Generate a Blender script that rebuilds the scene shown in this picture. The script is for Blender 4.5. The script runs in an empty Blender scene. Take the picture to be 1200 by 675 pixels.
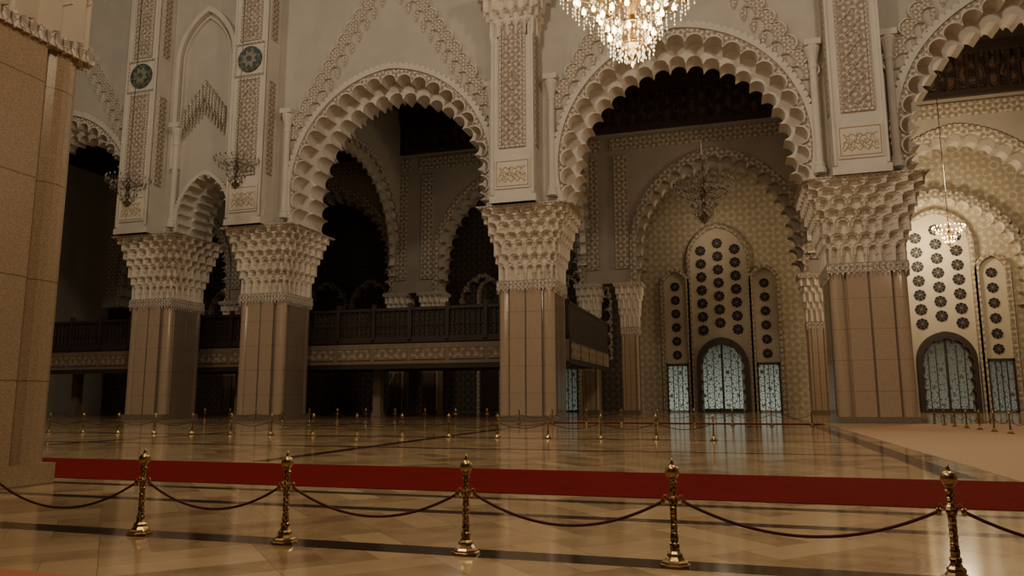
import bpy, bmesh, math, random
from math import sin, cos, pi, radians, sqrt
from mathutils import Vector, Matrix
from mathutils.geometry import tessellate_polygon
random.seed(7)
scene = bpy.context.scene
COL = scene.collection

# ---------------------------------------------------------------- materials
class NT:
    def __init__(s, name):
        s.m = bpy.data.materials.new(name); s.m.use_nodes = True
        s.t = s.m.node_tree; s.b = s.t.nodes['Principled BSDF']
    def n(s, kind, **kw):
        x = s.t.nodes.new(kind)
        for k, v in kw.items(): setattr(x, k, v)
        return x
    def L(s, a, b): s.t.links.new(a, b)
    def M(s, op, a, b=None, c=None):
        x = s.n('ShaderNodeMath', operation=op)
        for i, v in enumerate((a, b, c)):
            if v is None: continue
            if isinstance(v, (int, float)): x.inputs[i].default_value = v
            else: s.L(v, x.inputs[i])
        return x.outputs[0]
    def pos(s):
        g = s.n('ShaderNodeNewGeometry'); sp = s.n('ShaderNodeSeparateXYZ')
        s.L(g.outputs['Position'], sp.inputs[0]); return g.outputs['Position'], sp.outputs
    def mix(s, f, a, b):
        x = s.n('ShaderNodeMix', data_type='RGBA')
        if isinstance(f, (int, float)): x.inputs[0].default_value = f
        else: s.L(f, x.inputs[0])
        for i, v in ((6, a), (7, b)):
            if isinstance(v, tuple): x.inputs[i].default_value = (*v, 1)
            else: s.L(v, x.inputs[i])
        return x.outputs[2]
    def noise(s, scale, detail=4, vec=None):
        x = s.n('ShaderNodeTexNoise'); x.inputs['Scale'].default_value = scale; x.inputs['Detail'].default_value = detail
        s.L(vec if vec else s.pos()[0], x.inputs['Vector']); return x.outputs['Fac']
    def step(s, v, lo, hi):
        x = s.n('ShaderNodeMapRange'); x.inputs[1].default_value = lo; x.inputs[2].default_value = hi
        s.L(v, x.inputs[0]); return x.outputs[0]
    def bump(s, h, st, d=0.05):
        x = s.n('ShaderNodeBump'); x.inputs['Strength'].default_value = st; x.inputs['Distance'].default_value = d
        s.L(h, x.inputs['Height']); s.L(x.outputs[0], s.b.inputs['Normal'])
    def set(s, **kw):
        for k, v in kw.items():
            i = s.b.inputs[k.replace('_', ' ')]
            if isinstance(v, tuple): i.default_value = (*v, 1)
            elif isinstance(v, (int, float)): i.default_value = v
            else: s.L(v, i)

def star(t, k):
    p, s = t.pos()
    u = t.M('ADD', s[0], s[1]); w = s[2]
    uk = t.M('MULTIPLY', u, k); wk = t.M('MULTIPLY', w, k)
    a = t.M('ADD', t.M('COSINE', uk), t.M('COSINE', wk))
    d1 = t.M('MULTIPLY', t.M('ADD', uk, wk), .7071); d2 = t.M('MULTIPLY', t.M('SUBTRACT', uk, wk), .7071)
    b = t.M('ADD', t.M('COSINE', d1), t.M('COSINE', d2))
    return t.M('ADD', a, b)

def plaster(name, col, var=.12):
    t = NT(name); n = t.noise(.6, 6); f = t.noise(9, 3)
    c = t.mix(t.step(n, .3, .7), tuple(x*(1-var) for x in col), col)
    t.set(Base_Color=c, Roughness=.75); t.bump(f, .15, .03); return t.m

def carved(name, col, dark, k, rough=.7, metallic=0., bd=.06):
    t = NT(name); f = star(t, k); ab = t.M('ABSOLUTE', f)
    m = t.M('MAXIMUM', t.step(f, .75, 1.15), t.M('SUBTRACT', 1, t.step(ab, .12, .4)))
    c = t.mix(m, dark, col)  # carved hollows get the dark tone, their shade put into the colour
    t.set(Base_Color=c, Roughness=rough, Metallic=metallic); t.bump(m, .5, bd); return t.m

def granite(name, col, col2, rough=.22, joint=1.95, vs=22, coat=0.):
    t = NT(name); p, s = t.pos()
    v = t.n('ShaderNodeTexVoronoi'); v.inputs['Scale'].default_value = vs; t.L(p, v.inputs['Vector'])
    sp = t.n('ShaderNodeSeparateColor'); t.L(v.outputs['Color'], sp.inputs[0])
    c = t.mix(t.step(sp.outputs[0], .1, .9), col2, col)
    c = t.mix(t.M('MULTIPLY', t.noise(.9, 3), .4), c, tuple(x*.8 for x in col))
    fr = t.M('FRACT', t.M('DIVIDE', s[2], joint))
    j = t.M('LESS_THAN', fr, .012)
    c = t.mix(t.M('MULTIPLY', j, .6), c, (.05, .03, .02))
    t.set(Base_Color=c, Roughness=rough, Coat_Weight=coat, Coat_Roughness=.12); return t.m

def simple(name, col, rough=.5, metallic=0., nscale=20, var=.25, bump=.1, spec=.5):
    t = NT(name); n = t.noise(nscale, 3)
    t.set(Base_Color=t.mix(n, tuple(x*(1-var) for x in col), tuple(min(1, x*(1+var)) for x in col)), Roughness=rough, Metallic=metallic, Specular_IOR_Level=spec)
    if bump: t.bump(n, bump, .01)
    return t.m

def emis(name, col, st, base=(.8, .8, .8)):
    t = NT(name); n = t.noise(3, 1)
    t.set(Base_Color=base, Roughness=.3, Emission_Color=t.mix(n, col, tuple(x*.9 for x in col)), Emission_Strength=st); return t.m

M_plaster = plaster('plaster', (.50, .445, .375))
M_plaster_l = plaster('plaster_pale', (.62, .555, .465))
M_aisle = plaster('aisle_plaster_shade', (.33, .28, .22))  # plaster darkened to put the aisle's dimness into its colour
M_aisle_c = carved('aisle_carved_shade', (.48, .405, .31), (.21, .165, .115), 13)  # carving darkened the same way, aisle shade in the colour
M_carve = carved('carved_stucco', (.64, .565, .46), (.28, .22, .165), 19)
M_carve_f = carved('carved_stucco_fine', (.64, .565, .465), (.32, .255, .19), 24)
M_carve_p = carved('carved_panel', (.56, .475, .38), (.27, .205, .15), 17)
M_cap = plaster('capital_stucco', (.70, .61, .495), .18)
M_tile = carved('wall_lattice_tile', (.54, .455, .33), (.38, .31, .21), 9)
M_tile_shade = carved('wall_lattice_tile_shade', (.12, .095, .07), (.06, .045, .035), 9)  # same lattice darkened, shade of the left bays put into the colour
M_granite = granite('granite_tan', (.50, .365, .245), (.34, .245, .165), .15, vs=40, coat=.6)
M_granite_d = granite('granite_plinth_and_shade', (.24, .185, .135), (.155, .12, .09), .15, vs=40, coat=.6)  # for plinths and grooves; on right shaft sides it paints their shade
M_granite_n = granite('granite_gold', (.40, .29, .18), (.27, .19, .115), .25, vs=48)
M_wood = carved('carved_wood', (.10, .055, .035), (.025, .014, .01), 5, .5)
M_woodp = simple('dark_wood', (.035, .022, .016), .5, 0, 4)
M_band = carved('gallery_band', (.36, .27, .18), (.18, .13, .085), 11, .5)
M_bandp = simple('gallery_moulding', (.20, .145, .10), .5, 0, 3)
M_screen = carved('gallery_lattice', (.06, .04, .028), (.015, .01, .008), 19, .5)
M_brass = simple('brass', (.46, .31, .14), .3, 1., 60, .25, .15)
M_brass_c = carved('brass_chased', (.50, .34, .16), (.10, .06, .025), 150, .35, 1.)
M_red = simple('red_carpet', (.125, .005, .0045), .95, 0, 1.2, .25, .4, .05)
M_beige = simple('beige_carpet', (.44, .285, .175), .95, 0, 3, .12, .2, .1)
M_orange = simple('salmon_carpet', (.40, .15, .075), .95, 0, 40, .15, .3, .1)
M_rope = simple('velvet_rope', (.075, .012, .012), .8, 0, 90, .3, .3)
M_dark = simple('dark_glass', (.016, .017, .018), .6, 0, 5, spec=.2)
M_green = carved('green_mosaic', (.13, .14, .11), (.045, .06, .05), 12, .5)
M_sage = simple('sage_tile', (.22, .21, .16), .5)
M_gold = simple('gilt_lettering', (.50, .37, .2), .5, .2, 20)
M_bulb = emis('bulb_lit', (1, .70, .32), 20)
M_bulb_off = simple('bulb_unlit', (.30, .26, .21), .3)
M_crys = emis('crystal_lit', (1, .70, .32), 1.1, (.9, .85, .7))
M_crys_off = simple('crystal_unlit', (.34, .29, .22), .15, .2)
M_chbr = simple('aged_brass', (.14, .10, .065), .4, .8)
M_panel = plaster('pierced_stone', (.50, .42, .31))

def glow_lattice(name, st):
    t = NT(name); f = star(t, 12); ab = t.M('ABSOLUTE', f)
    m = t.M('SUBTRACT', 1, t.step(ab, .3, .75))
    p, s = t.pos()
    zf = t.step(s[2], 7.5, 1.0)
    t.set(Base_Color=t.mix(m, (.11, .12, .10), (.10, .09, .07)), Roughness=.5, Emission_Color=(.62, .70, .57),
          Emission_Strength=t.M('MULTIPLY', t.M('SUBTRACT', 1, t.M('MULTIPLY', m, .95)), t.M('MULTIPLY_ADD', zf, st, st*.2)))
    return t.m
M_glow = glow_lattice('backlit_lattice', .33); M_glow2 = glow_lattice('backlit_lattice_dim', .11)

def floor_mat():
    t = NT('polished_marble'); p, s = t.pos()
    x, y = s[0], s[1]; Lc = 1.5
    u = t.M('DIVIDE', t.M('ADD', x, y), Lc*1.414); v = t.M('DIVIDE', t.M('SUBTRACT', x, y), Lc*1.414)
    cu = t.M('FLOOR', u); cv = t.M('FLOOR', v)
    par = t.M('FRACT', t.M('ABSOLUTE', t.M('MULTIPLY', t.M('ADD', cu, cv), .5)))
    par = t.M('GREATER_THAN', par, .25)
    u3 = t.M('MULTIPLY', u, 3); v3 = t.M('MULTIPLY', v, 3)
    w = t.M('ADD', t.M('MULTIPLY', par, u3), t.M('MULTIPLY', t.M('SUBTRACT', 1, par), v3))
    idn = t.M('FLOOR', w)
    cb = t.n('ShaderNodeCombineXYZ'); t.L(idn, cb.inputs[0]); t.L(t.M('ADD', cu, t.M('MULTIPLY', cv, 17.3)), cb.inputs[1]); t.L(par, cb.inputs[2])
    wn = t.n('ShaderNodeTexWhiteNoise', noise_dimensions='3D'); t.L(cb.outputs[0], wn.inputs['Vector'])
    vein = t.noise(2.2, 8)
    c = t.mix(wn.outputs['Value'], (.26, .16, .08), (.54, .38, .21))
    c = t.mix(t.M('MULTIPLY', t.step(vein, .42, .62), .35), c, (.58, .41, .225))
    fw = t.M('FRACT', w); jt = t.M('MAXIMUM', t.M('LESS_THAN', fw, .012), t.M('MAXIMUM', t.M('LESS_THAN', t.M('FRACT', u), .005), t.M('LESS_THAN', t.M('FRACT', v), .005)))
    c = t.mix(t.M('MULTIPLY', jt, .6), c, (.1, .06, .03))
    band = None
    for cen, h in ((7.62, .2), (10.2, .14), (11.75, .14), (23, .2), (29.5, .3), (36, .2), (43.5, .5), (56, .5)):
        b = t.M('COMPARE', y, cen, h); band = b if band is None else t.M('MAXIMUM', band, b)
    for cen, h in ((-12, .25), (4.2, .3), (-24, .25), (-36, .25)):
        b = t.M('MULTIPLY', t.M('COMPARE', x, cen, h), t.M('GREATER_THAN', y, 17.)); band = t.M('MAXIMUM', band, b)
    c = t.mix(band, c, (.05, .032, .022))
    t.set(Base_Color=c, Roughness=.10, Specular_IOR_Level=.85, Specular_Tint=(1, .84, .62))
    t.bump(t.noise(1.3, 3), .03, .02)
    return t.m
M_floor = floor_mat()

# ---------------------------------------------------------------- helpers
def obj(name, mesh, parent=None, loc=(0, 0, 0), label=None, cat=None, kind=None, group=None):
    o = bpy.data.objects.new(name, mesh); COL.objects.link(o); o.location = loc
    if parent: o.parent = parent
    if label: o['label'] = label
    if cat: o['category'] = cat
    if kind: o['kind'] = kind
    if group: o['group'] = group
    return o
def mk(name, verts, faces, mats, smooth=False, fm=None, recalc=True):
    me = bpy.data.meshes.new(name); me.from_pydata([tuple(v) for v in verts], [], faces)
    for m in (mats if isinstance(mats, (list, tuple)) else [mats]): me.materials.append(m)
    if fm: 
        for i, p in enumerate(me.polygons): p.material_index = fm[i]
    if recalc:
        bm = bmesh.new(); bm.from_mesh(me); bmesh.ops.recalc_face_normals(bm, faces=bm.faces); bm.to_mesh(me); bm.free()
    if smooth:
        for p in me.polygons: p.use_smooth = True
    me.update(); return me
class MB:
    def __init__(s): s.v = []; s.f = []; s.m = []
    def add(s, v, f, m=0):
        o = len(s.v); s.v += [tuple(x) for x in v]; s.f += [tuple(i+o for i in q) for q in f]; s.m += [m]*len(f)
    def box(s, x0, x1, y0, y1, z0, z1, m=0):
        s.add([(x0,y0,z0),(x1,y0,z0),(x1,y1,z0),(x0,y1,z0),(x0,y0,z1),(x1,y0,z1),(x1,y1,z1),(x0,y1,z1)],
              [(0,3,2,1),(4,5,6,7),(0,1,5,4),(1,2,6,5),(2,3,7,6),(3,0,4,7)], m)
    def lathe(s, prof, n=16, c=(0, 0, 0), m=0, rot=0):
        v = []; f = []
        for r, z in prof:
            for i in range(n):
                a = 2*pi*i/n+rot; v.append((c[0]+r*cos(a), c[1]+r*sin(a), c[2]+z))
        for j in range(len(prof)-1):
            for i in range(n):
                k = (i+1) % n; f.append((j*n+i, j*n+k, (j+1)*n+k, (j+1)*n+i))
        f.append(tuple(range(n))[::-1]); f.append(tuple(range((len(prof)-1)*n, len(prof)*n)))
        s.add(v, f, m)
    def tube(s, pts, r, n=8, m=0):
        pts = [Vector(p) for p in pts]; v = []; f = []
        for i, p in enumerate(pts):
            d = (pts[min(i+1, len(pts)-1)]-pts[max(i-1, 0)]).normalized()
            u = d.cross(Vector((0, 0, 1)));
            if u.length < .05: u = d.cross(Vector((0, 1, 0)))
            u.normalize(); w = u.cross(d)
            for k in range(n):
                a = 2*pi*k/n; v.append(p+u*r*cos(a)+w*r*sin(a))
        for j in range(len(pts)-1):
            for k in range(n):
                q = (k+1) % n; f.append((j*n+k, j*n+q, (j+1)*n+q, (j+1)*n+k))
        f.append(tuple(range(n))[::-1]); f.append(tuple(range((len(pts)-1)*n, len(pts)*n)))
        s.add(v, f, m)
    def prism(s, poly, y0, y1, plane='XZ', m=0, ms=None):
        n = len(poly); T = (lambda a, b, c: (a, c, b)) if plane == 'XZ' else (lambda a, b, c: (c, a, b))
        v = [T(a, b, y0) for a, b in poly]+[T(a, b, y1) for a, b in poly]
        tr = tessellate_polygon([[Vector((a, b, 0)) for a, b in poly]])
        s.add(v, [tuple(t) for t in tr]+[tuple(i+n for i in t)[::-1] for t in tr], m)
        s.add(v, [(i, (i+1) % n, n+(i+1) % n, n+i) for i in range(n)], m if ms is None else ms)
    def mesh(s, name, mats, smooth=False, recalc=True): return mk(name, s.v, s.f, mats, smooth, s.m, recalc)

def arch(c, hw, zc, H, foot, n=160, pinch=.05):
    e = max(0.0, (H*H-hw*hw)/(2*hw)); R = hw+e
    left = []
    for i in range(20):
        z = foot+(zc-foot)*i/20; q = (zc-z)/(zc-foot)
        left.append((-hw*(1-pinch*q*q), z))
    amax = math.atan2(H, e) if e > 0 else pi/2
    sc = H/(sqrt(R*R-e*e))
    for i in range(n//2+1):
        a = amax*i/(n//2); left.append((-(R*cos(a)-e), zc+R*sin(a)*sc))
    pts = left+[(-x, z) for x, z in reversed(left[:-1])]
    return [(c+x, z) for x, z in pts]
def peak(c, hw, z0, H, n=60):
    left = [(-hw*(1-i/n)**.85, z0+H*i/n) for i in range(n+1)]
    pts = left+[(-x, z) for x, z in reversed(left[:-1])]
    return [(c+x, z) for x, z in pts]
def resample(pts, N):
    d = [0]
    for a, b in zip(pts, pts[1:]): d.append(d[-1]+math.dist(a, b))
    out = []; j = 0
    for i in range(N+1):
        t = d[-1]*i/N
        while j < len(d)-2 and d[j+1] < t: j += 1
        f = (t-d[j])/max(1e-9, d[j+1]-d[j]); out.append((pts[j][0]+(pts[j+1][0]-pts[j][0])*f, pts[j][1]+(pts[j+1][1]-pts[j][1])*f))
    return out
def scallop(curve, N, dep, M, foot):
    cur = resample(curve, N); out = []
    for a, b in zip(cur, cur[1:]):
        dx, dz = b[0]-a[0], b[1]-a[1]; L = math.hypot(dx, dz); nx, nz = -dz/L, dx/L
        for k in range(M):
            t = k/M; h = dep*L*sqrt(max(0, 1-(2*t-1)**2))
            out.append((a[0]+dx*t+nx*h, max(foot, a[1]+dz*t+nz*h)))
    out.append(cur[-1]); return out
def lobed(c, hw, zc, H, foot, N, dep=.5, M=10, pinch=.05):
    return scallop(arch(c, hw, zc, H, foot, pinch=pinch), N, dep, M, foot)
def wall_poly(x0, x1, z0, z1, prof): return [(x0, z0)]+prof+[(x1, z0), (x1, z1), (x0, z1)]
def ring_poly(outer, inner): return outer+inner[::-1]

# ---------------------------------------------------------------- room shell
ZA = 34.8
def box_obj(name, b, mat, **kw):
    q = MB(); q.box(*b); return obj(name, q.mesh(name, [mat]), **kw)
box_obj('floor', (-90, 60, -20, 95, -.3, 0), M_floor, kind='structure', label='polished marble floor with diagonal tan tiles and dark bands')
box_obj('ceiling', (-90, 60, -20, 51, 44, 44.5), M_woodp, kind='structure')
box_obj('ceiling.001', (-90, 60, 55.3, 88, ZA, ZA+.4), M_woodp, kind='structure')
box_obj('wall_west', (-90, -89.5, -20, 95, 0, 44), M_plaster, kind='structure')
box_obj('wall_east', (59.5, 60, -20, 95, 0, 44), M_plaster, kind='structure')
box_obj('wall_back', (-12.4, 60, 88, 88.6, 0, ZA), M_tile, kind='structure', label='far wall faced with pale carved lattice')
box_obj('wall_back.001', (-90, -12.4, 88, 88.6, 0, ZA), M_tile_shade, kind='structure', label='far wall faced with carved lattice, shade of left bays in its colour')

CX = [30.4, 8.2, -14.3, -36.5, -47.55, -69.7]
ZF, ZC = 15.5, 18.4
tn = [0]
def trim(mesh, label):
    tn[0] += 1; return obj('trim_%d' % tn[0], mesh, kind='structure', label=label)
def bay(x0, x1, narrow=False):
    c = (x0+x1)/2-(.4 if narrow else 0)
    if narrow: P = [(2.3, 16.8, 3.5, 13, .05), (1.85, 16.8, 3.0, 13, -.1), (2.3, 16.8, 3.5, 13, .05)]
    else: P = [(7.75, ZC, 8.15, 23, .02), (7.05, ZC-.1, 7.35, 23, -.08), (7.75, ZC, 8.1, 23, .0)]
    ys = [(51, 52.1), (52.1, 53.9), (53.9, 55.3)]
    for i, ((hw, zc, H, N, pn), (ya, yb)) in enumerate(zip(P, ys)):
        q = MB(); q.prism(wall_poly(x0, x1, ZF, 44, lobed(c, hw, zc, H, ZF, N, pinch=pn)), ya, yb, 'XZ', 0, 1)
        obj('wall_arcade', q.mesh('wall_arcade', [M_plaster if i == 0 else M_plaster_l, M_plaster_l]), kind='structure', label='plaster arcade wall with scalloped horseshoe arch')
    hw, zc, H, N, pn = P[0]; e = 1.0 if not narrow else .4
    q = MB(); inner = lobed(c, hw, zc, H, ZF, N, pinch=pn)
    outer = lobed(c, hw+e, zc, H+e+.3*(not narrow), ZF, N*3, .4, 5)
    q.prism(ring_poly(outer, inner), 50.78, 51.02, 'XZ', 0, 1)
    o2 = lobed(c, hw+e+.14, zc, H+e+.45*(not narrow)+.12*narrow, ZF, N*3, .45, 6)
    i2 = arch(c, hw+e-.12, zc, H+e+.15*(not narrow)-.1*narrow, ZF)
    q.prism(ring_poly(o2, i2), 50.6, 50.8, 'XZ', 1, 1)
    q.prism(ring_poly(lobed(c, hw+.13, zc, H+.13, ZF, N, .48, pinch=pn), inner), 50.62, 50.8, 'XZ', 1, 1)
    trim(q.mesh('arch_lace', [M_carve, M_plaster_l]), 'carved lace border around scalloped arch')
    if not narrow:
        o1 = scallop(peak(c, 9.0, 22.8, 13.2), 26, .45, 7, 22.8); i1 = scallop(peak(c, 8.15, 22.8, 12.0), 26, .45, 7, 22.8)
        q = MB(); q.prism(ring_poly(o1, i1), 50.78, 51.02, 'XZ', 0, 1)
        q.prism(ring_poly(scallop(peak(c, 9.12, 22.8, 13.36), 26, .45, 7, 22.8), o1), 50.66, 51.02, 'XZ', 1, 1)
        cur = resample(peak(c, 7.95, 22.8, 11.8), 50)
        for k, (x, z) in enumerate(cur):
            if k % 2: q.prism([(x-.22, z+.3), (x-.17, z-.2), (x, z-.6), (x+.17, z-.2), (x+.22, z+.3)], 50.82, 51.02, 'XZ', 0, 1)
        trim(q.mesh('high_lace', [M_carve_f, M_plaster_l]), 'pointed stepped carved stucco band on plaster wall')
for a, b, nrw in ((8.2, 30.4, 0), (-14.3, 8.2, 0), (-36.5, -14.3, 0), (-47.55, -36.5, 1), (-69.7, -47.55, 0)): bay(a, b, nrw)

cn = -42.9
q = MB(); q.prism(ring_poly(arch(cn, 3.1, 31.0, 4.9, 21.3, pinch=0), arch(cn, 2.7, 31.0, 4.4, 21.3, pinch=0)), 50.5, 51.02, 'XZ')
q.prism(ring_poly(arch(cn, 2.5, 30.9, 4.1, 21.3, pinch=0), arch(cn, 2.38, 30.9, 3.95, 21.3, pinch=0)), 50.7, 51.02, 'XZ')
trim(q.mesh('niche_frame', [M_plaster_l]), 'tall blind niche moulding above small arch')
q = MB(); 
for k in range(-6, 7):   # delicate stepped frieze with drips
    h = 2.6-abs(k)*.42; x = cn+k*.34
    q.prism([(x-.13, 26+h), (x-.13, 25.2+h), (x, 24.6+h-.25*(k % 2)), (x+.13, 25.2+h), (x+.13, 26+h), (x, 26.5+h)], 50.6, 51.02, 'XZ')
    q.prism([(x-.08, 25.0+h*.8), (x, 23.9+h*.8), (x+.08, 25.0+h*.8)], 50.75, 51.02, 'XZ')
trim(q.mesh('niche_frieze', [M_carve_f]), 'stepped stalactite stucco frieze inside niche')

# ---------------------------------------------------------------- muqarnas capital
def muq(hw0, hw1, z0, z1, tiers, cells, per=12, rows=12, name='capital', mat=M_cap, ex=1.6, rec=.2):
    nps = cells*per; V = []; F = []
    base = [hw0+(hw1-hw0)*(k/tiers)**ex for k in range(tiers+1)]
    for k in range(1, tiers+1): base[k] = max(base[k], base[k-1]+.08)
    wts = [[1.7, .8, 1.3, .7, 1.0, .7, .6][k % 7] for k in range(tiers)]; tot = sum(wts); zb = [0]
    for w_ in wts: zb.append(zb[-1]+w_/tot)
    zs = []
    for k in range(tiers):
        for r in range(rows): zs.append((k, r/rows+.001))
        zs.append((k, .999))
    for k, h in zs:
        z = z0+(z1-z0)*(zb[k]+(zb[k+1]-zb[k])*h)
        for sd in range(4):
            for i in range(nps):
                t = i/nps; u = (t*cells+.5*(k % 2)) % 1; x = abs(2*u-1)
                ar = .96*(1-x**8)-.08*x; x2 = x/.78
                ar2 = .82*(1-x2**4) if x2 < 1 else -1
                b0, b1 = base[k], base[k+1]
                if h > ar: o = b1
                elif h > ar2: o = b0+.3*(b1-b0)*h
                else: o = b0-rec
                p = 2*t-1
                q = [(p, -1), (1, p), (-p, 1), (-1, -p)][sd]
                cr = max(0, abs(p)-.78)*.4
                V.append((q[0]*o*(1-cr), q[1]*o*(1-cr), z))
    W = 4*nps
    for j in range(len(zs)-1):
        for i in range(W):
            k = (i+1) % W; F.append((j*W+i, j*W+k, (j+1)*W+k, (j+1)*W+i))
    F.append(tuple(range(W))[::-1]); F.append(tuple(range((len(zs)-1)*W, len(zs)*W)))
    return mk(name, V, F, mat, recalc=False)

def shaft_plan(hw):
    pl = []; mi = []
    base = [(-.56, -.90), (-.56, -1), (-.03, -1), (-.03, -.97), (.03, -.97), (.03, -1), (.56, -1), (.56, -.90)]
    for i in range(13):
        a = radians(-152+i*(214/12)); base.append((.78+.21*cos(a), -.78+.21*sin(a)))
    for sd in range(4):
        for j, (x, y) in enumerate(base):
            x *= hw; y *= hw
            pl.append([(x, y), (-y, x), (-x, -y), (y, -x)][sd]); mi.append(1 if (j in (0, 2, 3, 4, 6, 7) or sd == 1) else 0)  # right side darker to carry its shade in the colour; grooves darker too
    return pl, mi
def extr(planmi, z0, z1, name, mats):
    plan, mi = planmi
    q = MB(); n = len(plan)
    v = [(x, y, z0) for x, y in plan]+[(x, y, z1) for x, y in plan]
    tr = tessellate_polygon([[Vector((x, y, 0)) for x, y in plan]])
    q.add(v, [tuple(t) for t in tr]+[tuple(i+n for i in t) for t in tr])
    for i in range(n): q.f.append((i, (i+1) % n, n+(i+1) % n, n+i)); q.m.append(mi[i])
    return q.mesh(name, mats)
def plinth(hw, name='plinth', mat=M_granite_d, k=1.01):
    q = MB(); q.box(-hw*k, hw*k, -hw*k, hw*k, 0, .3); q.box(-hw, hw, -hw, hw, .3, .4); return q.mesh(name, [mat])
def collar(hw, z, h, drip=.35, n=14):
    q = MB(); q.box(-hw*1.03, hw*1.03, -hw*1.03, hw*1.03, z, z+.1, 1)
    q.box(-hw*1.0, hw*1.0, -hw*1.0, hw*1.0, z+.1, z+h-.08)
    for sd in range(4):
        R = Matrix.Rotation(sd*pi/2, 3, 'Z')
        for i in range(n):
            x = -hw+(i+.5)*2*hw/n; w = hw/n*.78
            vs = [(x, -hw*1.04, z-drip), (x+w, -hw*1.04, z+.25*h), (x+w, -hw*1.04, z+h*.7), (x, -hw*1.04, z+h*.9), (x-w, -hw*1.04, z+h*.7), (x-w, -hw*1.04, z+.25*h)]
            vb = [(a, -hw*.98, c) for a, b, c in vs]
            al = [R @ Vector(p) for p in vs+vb]
            q.add(al, [(0, 1, 2, 3, 4, 5), (11, 10, 9, 8, 7, 6)]+[(i2, (i2+1) % 6, 6+(i2+1) % 6, 6+i2) for i2 in range(6)], 0)
    return q.mesh('collar', [M_carve_f, M_plaster_l])
def abacus(hw, z0, z1):
    q = MB(); h = z1-z0; q.box(-hw, hw, -hw, hw, z0+h*.5, z1); q.box(-hw*.98, hw*.98, -hw*.98, hw*.98, z0, z0+h*.5); return q.mesh('abacus', [M_carve_f])

HW = 2.1
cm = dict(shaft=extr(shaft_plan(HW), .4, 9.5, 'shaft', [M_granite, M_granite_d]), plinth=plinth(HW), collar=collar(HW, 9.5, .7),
          capital=muq(HW+.02, 3.3, 10.1, 15.35, 7, 6, ex=1.25, rec=.3), abacus=abacus(3.36, 15.35, 15.5))
def column(x, y, parts, label, group=None, sc=1):
    r = obj('column', None, loc=(x, y, 0), label=label, cat='column', group=group); r.empty_display_size = 1
    r.scale = (sc, sc, 1)
    for k, m in parts.items(): obj(k, m, r)
    return r
for x in CX[1:]:
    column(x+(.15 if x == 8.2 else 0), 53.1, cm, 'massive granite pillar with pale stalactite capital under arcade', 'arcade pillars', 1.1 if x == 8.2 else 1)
hn = 2.25
nm = dict(shaft=extr(shaft_plan(hn), .4, 8.6, 'shaft', [M_granite_n, M_granite_n]), plinth=plinth(hn, mat=M_granite_n, k=1.0), collar=collar(hn, 8.6, .35, .05, 24),
          capital=muq(hn, 3.9, 8.9, 14.2, 7, 9, per=10, rows=10, ex=1.15, rec=.16), abacus=abacus(4.0, 14.2, 14.6))
column(-15.05, 9.35, nm, 'large golden granite pillar with stucco capital beside rope barrier')

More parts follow.
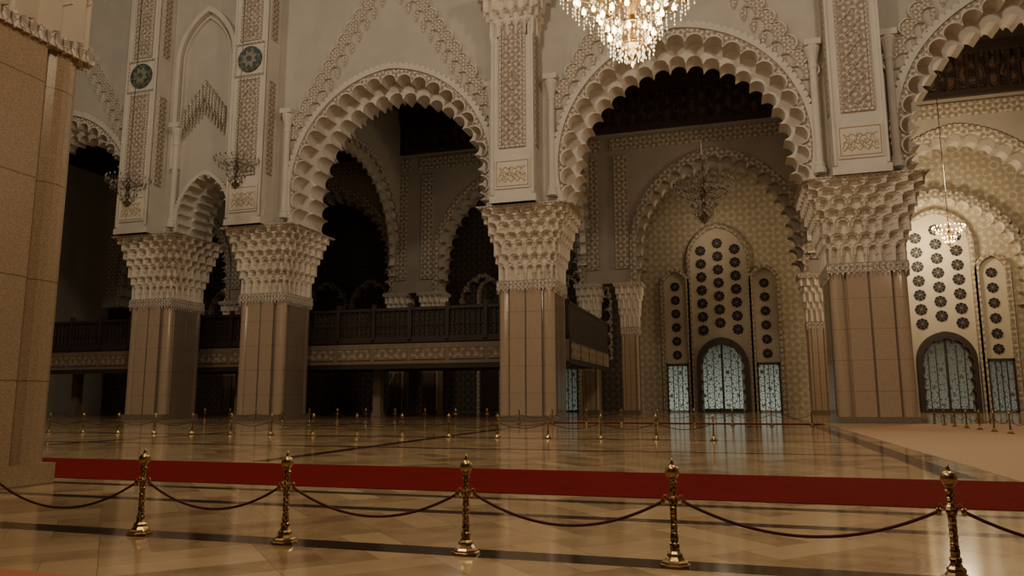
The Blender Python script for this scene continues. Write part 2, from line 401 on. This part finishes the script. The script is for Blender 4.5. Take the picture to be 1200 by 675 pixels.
# ---------------------------------------------------------------- pilasters above columns
D = 1.75
def pil_parts(medal, corb):
    P = []; w = 1.6; H = 44-ZF
    q = MB(); q.box(-w, w, -D, 0, 0, H); q.box(-w-.12, w+.12, -D-.1, 0, 0, .5)
    for x in (-w+.08, w-.08): q.box(x-.08, x+.08, -D-.1, -D+.05, .6, H)
    P.append(('body', q.mesh('body', [M_plaster_l])))
    spans = ((4.2, 12.2), (15.8, 26)) if medal else ((4.2, 14.5), (15.4, 27))
    q = MB()
    for z0, z1 in spans: q.box(-.8, .8, -D-.07, -D+.05, z0, z1)
    for s in (-1, 1):
        for z0, z1 in spans: q.box(min(s*w, s*(w+.06)), max(s*w, s*(w+.06)), -D+.45, -.45, z0, z1)
    P.append(('carved_panel', q.mesh('carved_panel', [M_carve_p])))
    q = MB()
    for z0, z1 in spans:
        q.box(-1.0, -.82, -D-.14, -D, z0, z1); q.box(.82, 1.0, -D-.14, -D, z0, z1); q.box(-1.0, 1.0, -D-.14, -D, z0-.15, z0+.02); q.box(-1.0, 1.0, -D-.14, -D, z1-.02, z1+.15)
        nn = int((z1-z0-3)/1.3)
        for i in range(nn):
            zc_ = z0+.9+i*1.3
            pts = [(0, -D-.11, zc_-.6), (.57, -D-.11, zc_), (0, -D-.11, zc_+.6), (-.57, -D-.11, zc_), (0, -D-.11, zc_-.6)]
            for a, b in zip(pts, pts[1:]): q.tube([a, b], .055, 4)
    z1 = spans[0][1]
    pr = arch(0, .62, z1-2.2, 1.3, z1-3, pinch=0); po = arch(0, .78, z1-2.2, 1.5, z1-3, pinch=0)
    q.prism(ring_poly(po, pr), -D-.16, -D, 'XZ')
    P.append(('panel_frame', q.mesh('panel_frame', [M_carve_f])))
    q = MB(); q.box(-1.3, 1.3, -D-.1, -D, 1.0, 3.2)
    P.append(('inscription_panel', q.mesh('inscription_panel', [M_plaster_l])))
    q = MB(); yy = -D-.12; rr = random.Random(5)
    for k in range(12):
        x0 = -.92+k*.165; h = rr.uniform(.5, 1.0); ph = rr.uniform(0, 6); pts = []
        for i in range(9):
            t = i/8; pts.append((x0+.13*sin(t*pi*1.6+ph), yy, 1.65+t*h+.07*sin(6*t+ph)))
        q.tube(pts, .026, 5)
    for zb, am in ((1.6, .12), (2.0, .10), (2.5, .08)):
        q.tube([(-1.0+2.0*i/24, yy, zb+am*sin(i*1.1+zb*3)) for i in range(25)], .03, 5)
    fr = [(-1.18, 1.18), (1.18, 1.18), (1.18, 3.02), (-1.18, 3.02), (-1.18, 1.18)]
    for a, b in zip(fr, fr[1:]): q.tube([(a[0], yy+.02, a[1]), (b[0], yy+.02, b[1])], .04, 4)
    P.append(('calligraphy', q.mesh('calligraphy', [M_gold])))
    if medal:
        q = MB(); zc = 14.0
        c1 = [(1.12*cos(a), zc+1.12*sin(a)) for a in [2*pi*i/48 for i in range(48)]]
        q.prism(c1, -D-.14, -D, 'XZ', 0)
        st = [((.5+.35*(i % 2))*cos(pi*i/8), zc+(.5+.35*(i % 2))*sin(pi*i/8)) for i in range(16)]
        q.prism(st, -D-.2, -D-.1, 'XZ', 1)
        q.prism([(.25*cos(pi*i/6), zc+.25*sin(pi*i/6)) for i in range(12)], -D-.24, -D-.1, 'XZ', 0)
        P.append(('medallion', q.mesh('medallion', [M_green, M_sage])))
        q = MB(); fr = [(-1.4, zc-1.4), (1.4, zc-1.4), (1.4, zc+1.4), (-1.4, zc+1.4), (-1.4, zc-1.4)]
        for a, b in zip(fr, fr[1:]): q.tube([(a[0], -D-.05, a[1]), (b[0], -D-.05, b[1])], .09, 4)
        P.append(('medallion_frame', q.mesh('medallion_frame', [M_carve_f])))
    if corb: P.append(('corbel', muq(1.75, 3.0, 12.6, 17.0, 5, 5, 8, 8, 'corbel', M_cap)))
    return P
def colonnette_mesh():
    q = MB(); q.lathe([(.42, 0), (.42, .3), (.33, .45), (.36, .6), (.26, .75), (.24, 7.2), (.3, 7.3), (.3, 7.5), (.26, 7.6), (.36, 8.1), (.5, 8.6), (.5, 8.8)], 12)
    q.box(-.52, .52, -.5, .5, 8.8, 9.2); return q.mesh('colonnette', [M_plaster_l])
CM = colonnette_mesh()
for x in CX[1:5]:
    dx = {8.2: 0, -14.3: -.4, -36.5: -.85, -47.55: -.85}[x]
    r = obj('pilaster', None, loc=(x+dx, 50.98, ZF), label='carved stucco pilaster with green medallion and framed arabesque panels' if x < -20 else 'carved stucco pilaster with stalactite corbel and framed arabesque panels', cat='pilaster', group='arcade pilasters')
    for n_, m in pil_parts(x < -20, x == -14.3):
        obj(n_, m, r, (0, -.2, 0) if n_ == 'corbel' else (0, 0, 0), label='round grey green mosaic medallion' if n_ == 'medallion' else None)
    for s in (-1, 1): obj('colonnette', CM, r, (s*2.3-dx*.7, -.35, .6))

# ---------------------------------------------------------------- aisle: mid arcade + transverse arches
MBX = [32.1, 9.8, -12.4, -34.6, -56.8, -79]
for a, b in zip(MBX[1:], MBX):
    c = (a+b)/2
    for k, (hw, H, ya, yb, pn) in enumerate(((7.5, 8.6, 76.4, 77, 0), (6.95, 8.0, 77, 78.4, -.08))):
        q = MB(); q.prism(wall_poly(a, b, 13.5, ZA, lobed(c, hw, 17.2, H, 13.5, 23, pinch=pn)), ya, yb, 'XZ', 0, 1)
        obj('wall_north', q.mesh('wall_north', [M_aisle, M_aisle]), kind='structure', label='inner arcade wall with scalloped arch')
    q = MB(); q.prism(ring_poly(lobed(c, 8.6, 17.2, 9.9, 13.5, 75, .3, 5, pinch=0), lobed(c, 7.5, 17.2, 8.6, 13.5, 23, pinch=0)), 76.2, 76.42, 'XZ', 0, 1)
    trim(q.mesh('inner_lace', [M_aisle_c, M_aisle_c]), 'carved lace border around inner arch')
    if a > 5:
        q = MB(); q.prism(ring_poly(lobed(c+.4, 8.2, 14.5, 8.9, 11, 27, .4, 6, pinch=.05), lobed(c+.4, 7.3, 14.5, 7.7, 11, 23, pinch=.05)), 87.2, 88, 'XZ', 0, 1)
        trim(q.mesh('blind_arch', [M_aisle_c, M_plaster_l]), 'scalloped blind arch moulding on far wall')
    if b < 0:
        for cc in (c-6.5, c, c+6.5):
            q = MB(); q.prism(ring_poly(lobed(cc, 2.9, 13.2, 3.9, 6, 30, .3, 5, pinch=0), lobed(cc, 2.3, 13.2, 3.1, 6, 15, pinch=0)), 87.0, 88, 'XZ', 0, 0)
            trim(q.mesh('small_arch', [M_aisle_c]), 'small scalloped arch moulding above gallery')
    q = MB(); q.box(a, b, 75.9, 76.4, ZA-5, ZA-4.4); q.box(a, b, 75.3, 76.4, ZA-1, ZA); q.box(a, b, 76.0, 76.4, ZA-4.4, ZA-1, 1)
    for i in range(26):
        x = a+(i+.5)*(b-a)/26; q.box(x-.16, x+.16, 75.5, 76.1, ZA-2.3, ZA-1); q.box(x-.1, x+.1, 75.8, 76.1, ZA-4.4, ZA-2.3)
    trim(q.mesh('frieze', [M_woodp, M_wood]), 'dark carved wooden frieze with brackets under ceiling')
    q = MB(); q.box(a+.5, b-.5, 76.25, 76.42, 27.9, 29.3)
    for xx in (a+1.6, b-1.6):
        q.box(xx-.7, xx+.7, 76.2, 76.42, 15, 27.2)
    trim(q.mesh('upper_band', [M_aisle_c]), 'carved stucco bands beside and above inner arch')
sh = .9
sm = dict(shaft=extr(shaft_plan(sh), .4, 8.2, 'shaft', [M_granite, M_granite_d]), plinth=plinth(sh), collar=collar(sh, 8.2, .7, .2, 8),
          capital=muq(sh, 1.4, 8.85, 13.1, 5, 4, 8, 8, rec=.1), abacus=abacus(1.5, 13.1, 13.5))
for b in MBX[1:5]:
    for s in (-2.1, 2.1): column(b+s, 77.35, sm, 'slim granite pillar with stalactite capital in side aisle', 'aisle pillars')
for x in CX[1:5]:
    c = 65.9; q = MB()
    q.prism(wall_poly(55.35, 76.4, ZF, ZA, lobed(c, 10.1, 17.6, 9.8, ZF, 27, .4, pinch=.0)), x-1.3, x+.1, 'YZ', 0, 1)
    q.prism(wall_poly(55.35, 76.4, ZF, ZA, lobed(c, 9.3, 17.6, 9.0, ZF, 27, pinch=-.08)), x-.9, x-.3, 'YZ', 0, 1)
    obj('wall_transverse', q.mesh('wall_transverse', [M_aisle, M_plaster_l]), kind='structure', label='cross arch wall of side aisle')
    q = MB(); q.prism(ring_poly(lobed(c, 10.3, 17.6, 10.9, 18.2, 70, .3, 5, pinch=0)[:], lobed(c, 10.1, 17.6, 9.8, 18.2, 27, .4, pinch=0)), x+.1, x+.3, 'YZ', 0, 1)
    trim(q.mesh('cross_lace', [M_aisle_c, M_aisle_c]), 'carved lace border around cross arch')

# ---------------------------------------------------------------- windows and doors on the far wall
def rosette_mesh(r):
    q = MB(); n = 48
    pts = [(r*(1+.04*cos(8*a))*cos(a), r*(1+.04*cos(8*a))*sin(a)) for a in [2*pi*i/n for i in range(n)]]
    q.prism(pts, -.05, 0, 'XZ', 0)
    for k in range(4):
        a = k*pi/4+.39; w = .014*r*2; dx, dz = cos(a), sin(a)
        q.prism([(dx*r-dz*w, dz*r+dx*w), (-dx*r-dz*w, -dz*r+dx*w), (-dx*r+dz*w, -dz*r-dx*w), (dx*r+dz*w, dz*r-dx*w)], -.09, -.04, 'XZ', 1)
    c8 = [(.13*r*cos(a), .13*r*sin(a)) for a in [2*pi*i/8 for i in range(8)]]
    q.prism(c8, -.12, -.04, 'XZ', 1)
    return q.mesh('rosette', [M_dark, M_bandp])
RM = rosette_mesh(.58); RM2 = rosette_mesh(.52)
def windows(cx, i, glow, left=None):
    r = obj('window_%d' % i, None, loc=(cx, 88, 0), kind='structure', label='triple lancet wall panel pierced by round star rosettes')
    left = left or glow
    def lanc(x, hw, zs, H, z0):
        q = MB(); o = arch(x, hw+.4, zs, H+.4, z0, pinch=0); n_ = arch(x, hw, zs, H, z0, pinch=0)
        q.prism(ring_poly(o, n_), -.75, 0, 'XZ')
        obj('frame', q.mesh('frame', [M_aisle_c]), r)
        q = MB(); q.prism(n_, -.25, -.02, 'XZ'); obj('pierced_panel', q.mesh('pierced_panel', [M_panel if i < 3 else M_tile_shade]), r)  # left bay panel takes the lattice with shade in its colour
    lanc(0, 3.1, 17.6, 3.6, 0); lanc(-4.95, 1.25, 14.6, 1.6, 0); lanc(4.95, 1.25, 14.6, 1.6, 0)
    for row in range(7):
        z = 9.3+row*1.55
        for x in (-1.9, 0, 1.9):
            zz = z+(.8 if x == 0 else 0)
            if x and row == 6 and zz > 18.7: continue
            if zz > 20.2: continue
            obj('rosette', RM, r, (x, -.27, zz))
    for sx in (-4.95, 4.95):
        for row in range(6): obj('rosette', RM2, r, (sx, -.27, 6.5+row*1.6))
    q = MB(); q.prism(ring_poly(arch(0, 2.8, 5.4, 3.0, 0, pinch=0), lobed(0, 2.05, 5.4, 2.0, 0.0, 15, .3, 6, 0)), -1.0, -.2, 'XZ')
    obj('door_surround', q.mesh('door_surround', [M_woodp]), r)
    for s in (-1, 1):
        q = MB(); q.prism([(0.04*s, 0), (2.1*s, 0), (2.1*s, 5.6), (1.5*s, 7.0), (.6*s, 7.55), (.04*s, 7.7)], -.5, -.4, 'XZ')
        obj('door_leaf', q.mesh('door_leaf', [left]), r)
        q = MB(); q.box(-1.05, 1.05, -.5, -.4, .2, 5.2)
        obj('side_screen', q.mesh('side_screen', [glow if s > 0 else left]), r, (s*4.95, 0, 0))
        q = MB(); q.box(-1.25, -1.05, -.65, -.2, 0, 5.5); q.box(1.05, 1.25, -.65, -.2, 0, 5.5); q.box(-1.25, 1.25, -.65, -.2, 5.2, 5.5)
        for xx in (-.5, 0, .5): q.box(xx-.04, xx+.04, -.6, -.4, .2, 5.2)
        obj('screen_frame', q.mesh('screen_frame', [M_woodp]), r, (s*4.95, 0, 0))
    q = MB(); q.box(-.12, .12, -.62, -.4, 0, 7.6); q.box(-2.1, 2.1, -.6, -.4, 0, .4)
    for xx in (-1.7, -.95, .95, 1.7): q.box(xx-.04, xx+.04, -.58, -.4, 0, 7.0 if abs(xx) < 1.2 else 6.3)
    obj('door_rails', q.mesh('door_rails', [M_woodp]), r)
windows(-1.4, 1, M_glow); windows(21.2, 2, M_glow2); windows(-24.2, 3, M_glow2, M_woodp)

# ---------------------------------------------------------------- galleries
def gallery(x0, x1, side=False):
    x0 += .2; x1 -= .2
    w = x1-x0; r = obj('gallery', None, loc=((x0+x1)/2, 57, 0), label='dark carved wooden mezzanine gallery with lattice balustrade behind pillars', cat='gallery', group='side aisle galleries')
    a, b = -w/2, w/2
    q = MB(); q.box(a, b, 0, 18.5, 4.6, 5.0); obj('deck', q.mesh('deck', [M_woodp]), r)
    q = MB(); q.box(a, b, -.3, 0, 4.1, 4.3); q.box(a, b, -.25, 0, 6.3, 6.5); q.box(a, b, -.12, .0, 4.3, 6.3)
    if side: q.box(b-.1, b+.06, 0, 18.5, 4.3, 6.4)
    obj('parapet', q.mesh('parapet', [M_woodp]), r)
    q = MB(); q.box(a, b, -.17, -.1, 4.5, 6.2, 1); n = int(w/3.2)
    for i in range(n):
        c0 = a+(i+.06)*w/n; c1 = a+(i+.94)*w/n
        q.box(c0, c1, -.23, -.15, 4.95, 5.75)
        q.box(c0, c1, -.28, -.15, 4.85, 4.95, 1); q.box(c0, c1, -.28, -.15, 5.75, 5.85, 1)
    if side:
        for i in range(5): q.box(b+.04, b+.14, .5+i*3.6, 3.6+i*3.6, 4.7, 6)
    obj('carved_band', q.mesh('carved_band', [M_band, M_bandp]), r)
    q = MB(); q.box(a, b, -.2, .05, 9.0, 9.25); q.box(a, b, -.15, .0, 6.5, 6.8); q.box(a, b, -.1, -.02, 7.7, 7.8)
    q.box(a, b, .0, .05, 6.5, 9.0, 1)
    n = int(w/.45)
    for i in range(n):
        x = a+(i+.5)*w/n
        q.lathe([(.04, 6.6), (.08, 7.1), (.04, 7.4), (.07, 7.9), (.04, 8.3), (.06, 8.7), (.05, 9.0)], 6, (x, -.07, 0))
    n = max(1, int(w/3.2))
    for i in range(n+1):
        x = a+.16+i*(w-.32)/n; q.box(x-.16, x+.16, -.25, .08, 6.4, 9.6)
    if side:
        q.box(b-.15, b+.05, 0, 18.5, 9, 9.25); q.box(b-.1, b+.0, 0, 18.5, 6.4, 9, 1)
    obj('balustrade', q.mesh('balustrade', [M_woodp, M_screen]), r)
    for i in range(2):
        q = MB(); q.box(-.35, .35, 2.5, 3.2, 0, 4.6); q.box(-.45, .45, 2.4, 3.3, 0, .4); q.box(-.45, .45, 2.4, 3.3, 4.2, 4.6)
        obj('support_post', q.mesh('support_post', [M_bandp]), r, (a+w*(i+.5)/2, 0, 0))
gallery(-36.5, -12.2, True); gallery(-47.5, -36.5); gallery(-69.7, -47.5)

# ---------------------------------------------------------------- carpets
box_obj('red_carpet', (-60, 40, 12.4, 16.5, 0, .012), M_red, label='long red carpet runner across marble floor', cat='carpet')
box_obj('red_carpet.001', (-12, 4.9, 47.2, 49.6, 0, .012), M_red, label='red carpet strip at foot of arcade pillars', cat='carpet')
box_obj('beige_carpet', (5.1, 45, 16.55, 50.5, 0, .012), M_beige, label='wide pinkish beige carpet beside marble floor', cat='carpet')
box_obj('salmon_carpet', (-40, 20, -5, 5.65, 0, .012), M_orange, label='salmon coloured carpet edge on marble floor', cat='carpet')

# ---------------------------------------------------------------- stanchions and ropes
def stanchion_parts():
    P = []
    q = MB()
    q.lathe([(.15, 0), (.15, .02), (.13, .028), (.13, .045), (.10, .06), (.075, .09), (.08, .105), (.075, .12), (.055, .14), (.042, .17)], 8, rot=pi/8)
    P.append(('base', q.mesh('base', [M_brass])))
    q = MB(); q.lathe([(.038, .16), (.05, .18), (.05, .21), (.036, .22), (.042, .26), (.034, .30), (.034, .56), (.05, .6), (.05, .64), (.031, .66), (.031, .76), (.048, .78), (.028, .80), (.032, .82)], 8, rot=pi/8)
    for z in (.30, .38, .46, .54): q.lathe([(.034, z), (.042, z+.008), (.034, z+.016)], 8, rot=pi/8)
    P.append(('post', q.mesh('post', [M_brass_c])))
    q = MB(); prof = [(.02, .80), (.05, .825)]+[(max(.008, .068*sin(pi*t/12)), .885-.068*cos(pi*t/12)) for t in range(2, 12)]+[(.016, .955), (.02, .965), (.012, .985), (.003, 1.02)]
    q.lathe(prof, 20); P.append(('finial', q.mesh('finial', [M_brass], True)))
    for s in (1, -1):
        q = MB(); q.tube([(s*(.075+.028*cos(a)), 0, .635+.028*sin(a)) for a in [2*pi*i/12 for i in range(13)]], .007, 6)
        P.append(('hook', q.mesh('hook', [M_brass])))
    return P
SP = stanchion_parts()
NX = [-9.5, -6.98, -4.97, -2.79, -.64, 1.77, 4.0]
S0 = obj('stanchion', None, loc=(NX[0], 7.58, 0), label='ornate brass stanchion with ball finial on marble floor', cat='stanchion', group='near rope barrier posts')
for n_, m in SP: obj(n_, m, S0)
def rope_mesh(span, sag, name='rope'):
    q = MB(); x0 = .10; pts = []
    for i in range(25):
        t = i/24; pts.append((x0+(span-2*x0)*t, 0, .60-sag*4*t*(1-t)))
    q.tube(pts, .015, 8)
    q.lathe([(.019, -.03), (.023, 0), (.019, .03)], 8, (x0, 0, .595), 1); q.lathe([(.019, -.03), (.023, 0), (.019, .03)], 8, (span-x0, 0, .595), 1)
    return q.mesh(name, [M_rope, M_brass])
R1m = rope_mesh(2.15, .2)
def put_st(x, y, rot, grp, z=0):
    s = S0.copy(); COL.objects.link(s); s.location = (x, y, z); s.rotation_euler = (0, 0, rot); s['group'] = grp
    for ch in list(S0.children):
        c = ch.copy(); COL.objects.link(c); c.parent = s
    return s
for i, x in enumerate(NX):
    if i: put_st(x, 7.58, 0, 'near rope barrier posts')
    if i < len(NX)-1: obj('barrier_rope', rope_mesh(NX[i+1]-x, .27 if i else .34), loc=(x, 7.58, 0), label='dark red velvet rope hanging between brass stanchions', cat='rope', group='near barrier ropes')
n = 16
for i in range(n):
    x = -.9-i*2.15; put_st(x, 29.5, 0, 'middle rope barrier posts')
    if i < n-1: obj('barrier_rope', R1m, loc=(x-2.15, 29.5, 0), label='dark red rope between brass posts on polished floor', cat='rope', group='middle barrier ropes')
for i in range(20):
    x = 4-i*2.15; put_st(x, 45.5, 0, 'distant rope barrier posts')
    if i < 19: obj('barrier_rope', R1m, loc=(x-2.15, 45.5, 0), label='dark rope of barrier in front of arcade', cat='rope', group='distant barrier ropes')
for i in range(10):
    y = 31+i*2.15; put_st(11.3, y, pi/2, 'carpet rope barrier posts', .012)
    if i < 9:
        o = obj('barrier_rope', R1m, loc=(11.3, y, .012), label='dark rope of barrier along beige carpet', cat='rope', group='carpet barrier ropes'); o.rotation_euler = (0, 0, pi/2)

# ---------------------------------------------------------------- chandeliers
def chandelier(loc, S, lit, ztop, label, vz=1.):
    r = obj('chandelier', None, loc=loc, label=label, cat='chandelier', group='hall chandeliers')
    mb, mc = (M_bulb, M_crys) if lit else (M_bulb_off, M_crys_off)
    tiers = [(1.0, .75*vz, 22), (.78, .42*vz, 16), (.42, 0.0, 12), (.3, -.3*vz, 8)]
    q = MB(); q.lathe([(a*S, b*S*vz) for a, b in [(.02, -.62), (.05, -.58), (.12, -.5), (.2, -.42), (.16, -.34), (.05, -.25), (.1, 0), (.05, .15), (.14, .4), (.05, .6), (.1, .8), (.03, 1.1), (.03, 1.6)]], 12)
    for R, z, n in tiers:
        pts = [(R*.55*S*cos(a), R*.55*S*sin(a), (z-.06)*S) for a in [2*pi*i/32 for i in range(33)]]; q.tube(pts, .011*S, 5)
        for i in range(n):
            a = 2*pi*i/n; ca, sa = cos(a), sin(a)
            q.tube([((.05+(R-.05)*t)*S*ca, (.05+(R-.05)*t)*S*sa, (z-.16*sin(pi*min(1, t*1.15)))*S) for t in [j/6 for j in range(7)]], .007*S, 5)
            q.lathe([(.012*S, 0), (.04*S, .03*S), (.015*S, .04*S)], 8, (R*S*ca, R*S*sa, z*S))
    obj('arms', q.mesh('arms', [M_brass if lit else M_chbr]), r)
    bm_ = MB(); bm_.lathe([(.012*S, 0), (.03*S, .03*S), (.034*S, .06*S), (.02*S, .10*S), (.004*S, .13*S)], 8)
    bmesh_ = bm_.mesh('bulb', [mb], True)
    for R, z, n in tiers:
        for i in range(n):
            a = 2*pi*i/n; obj('bulb', bmesh_, r, (R*S*cos(a), R*S*sin(a), (z+.035)*S))
    q = MB()
    def drop(x, y, z, s_):
        q.add([(x, y, z+s_), (x+s_*.5, y, z), (x, y+s_*.5, z), (x-s_*.5, y, z), (x, y-s_*.5, z), (x, y, z-s_*1.3)],
              [(0, 1, 2), (0, 2, 3), (0, 3, 4), (0, 4, 1), (5, 2, 1), (5, 3, 2), (5, 4, 3), (5, 1, 4)])
    for R, z, n in tiers:
        for i in range(n*2):
            a = 2*pi*i/(n*2)
            for k in range(3): drop(R*S*cos(a), R*S*sin(a), (z-.05-.06*k)*S, .022*S)
            drop(R*.55*S*cos(a), R*.55*S*sin(a), (z-.14)*S, .03*S); drop(R*.55*S*cos(a), R*.55*S*sin(a), (z-.22)*S, .025*S)
            drop(R*.8*S*cos(a), R*.8*S*sin(a), (z-.18)*S, .022*S)
    for i in range(16):
        a = 2*pi*i/16
        for k in range(9):
            t = k/8; rr = (.55*(1-t)**1.6+.04)*S; drop(rr*cos(a), rr*sin(a), (.78+.42*t)*S*vz, .018*S)
    for k in range(10): drop(.1*S*cos(k*.63), .1*S*sin(k*.63), -.55*S*vz, .03*S)
    drop(0, 0, -.68*S*vz, .05*S)
    obj('crystal_drops', q.mesh('crystal_drops', [mc]), r, kind='stuff')
    q = MB(); q.tube([(0, 0, 1.25*S), (0, 0, ztop-loc[2])], .03, 6); obj('cable', q.mesh('cable', [M_chbr]), r)
chandelier((-3.6, 30, 17.5), 3.1, True, 44, 'large lit brass and crystal chandelier with many candle bulbs', .86)
chandelier((-34.9, 45, 18.0), 1.6, False, 44, 'unlit dark chandelier hanging before niche')
chandelier((-44.8, 45, 17.4), 1.6, False, 44, 'unlit dark chandelier hanging before arcade')
chandelier((-2.0, 66, 18.4), 2.6, False, ZA, 'large unlit crystal chandelier inside side aisle')
chandelier((17.0, 66, 14.2), 1.15, True, ZA, 'glowing crystal chandelier inside bright side aisle')

# ---------------------------------------------------------------- lights
def point(loc, e, col=(1, .78, .52), rad=1.0):
    l = bpy.data.lights.new('point_light', 'POINT'); l.energy = e; l.color = col; l.shadow_soft_size = rad
    o = bpy.data.objects.new('lamp_or_fill_light', l); COL.objects.link(o); o.location = loc
W = (1, .85, .65)
point((-17, 18, 35), 12000, W, 1.5)
point((-45, 22, 35), 6500, W, 1.5)
point((12, 20, 35), 9500, W, 1.5)
point((-3, 3, 14), 1900, (1, .78, .50), 2)
point((-3.6, 28, 15), 1600, W, 1.5)
point((-38, 26, 14), 800, (1, .8, .55), 1.)  # low light without fixture, added for highlights on the pillar shafts
point((16, 26, 14), 1000, (1, .8, .55), 1.)  # second low light added for shaft highlights
point((19, 68, 20), 5200, (1, .80, .52), 1.2)
point((20, 83, 18), 3000, (1, .80, .52), 1.)  # extra light added behind the inner arcade to brighten the far wall
point((-2, 83, 20), 320, (1, .80, .55), 1)
point((-3, 66, 24), 300, W, 1)
point((-26, 68, 19), 500, W, 1)  # fill without fixture, added to lift the dark left aisle bay
point((-60, 70, 17), 220, W, 1)  # weak fill added for the farther left aisle bay
w = bpy.data.worlds.new('World'); scene.world = w; w.use_nodes = True
w.node_tree.nodes['Background'].inputs[0].default_value = (1, .8, .6, 1); w.node_tree.nodes['Background'].inputs[1].default_value = .01

# ---------------------------------------------------------------- camera
cam = bpy.data.cameras.new('camera'); co = bpy.data.objects.new('camera', cam); COL.objects.link(co)
cam.sensor_width = 36; cam.lens = 26; cam.clip_end = 400
yaw = math.atan(.3)
co.matrix_world = Matrix.Translation((0, 0, 1.6)) @ Matrix.Rotation(yaw, 4, 'Z') @ Matrix.Rotation(radians(90+8.5), 4, 'X') @ Matrix.Rotation(radians(-.2), 4, 'Z')
scene.camera = co
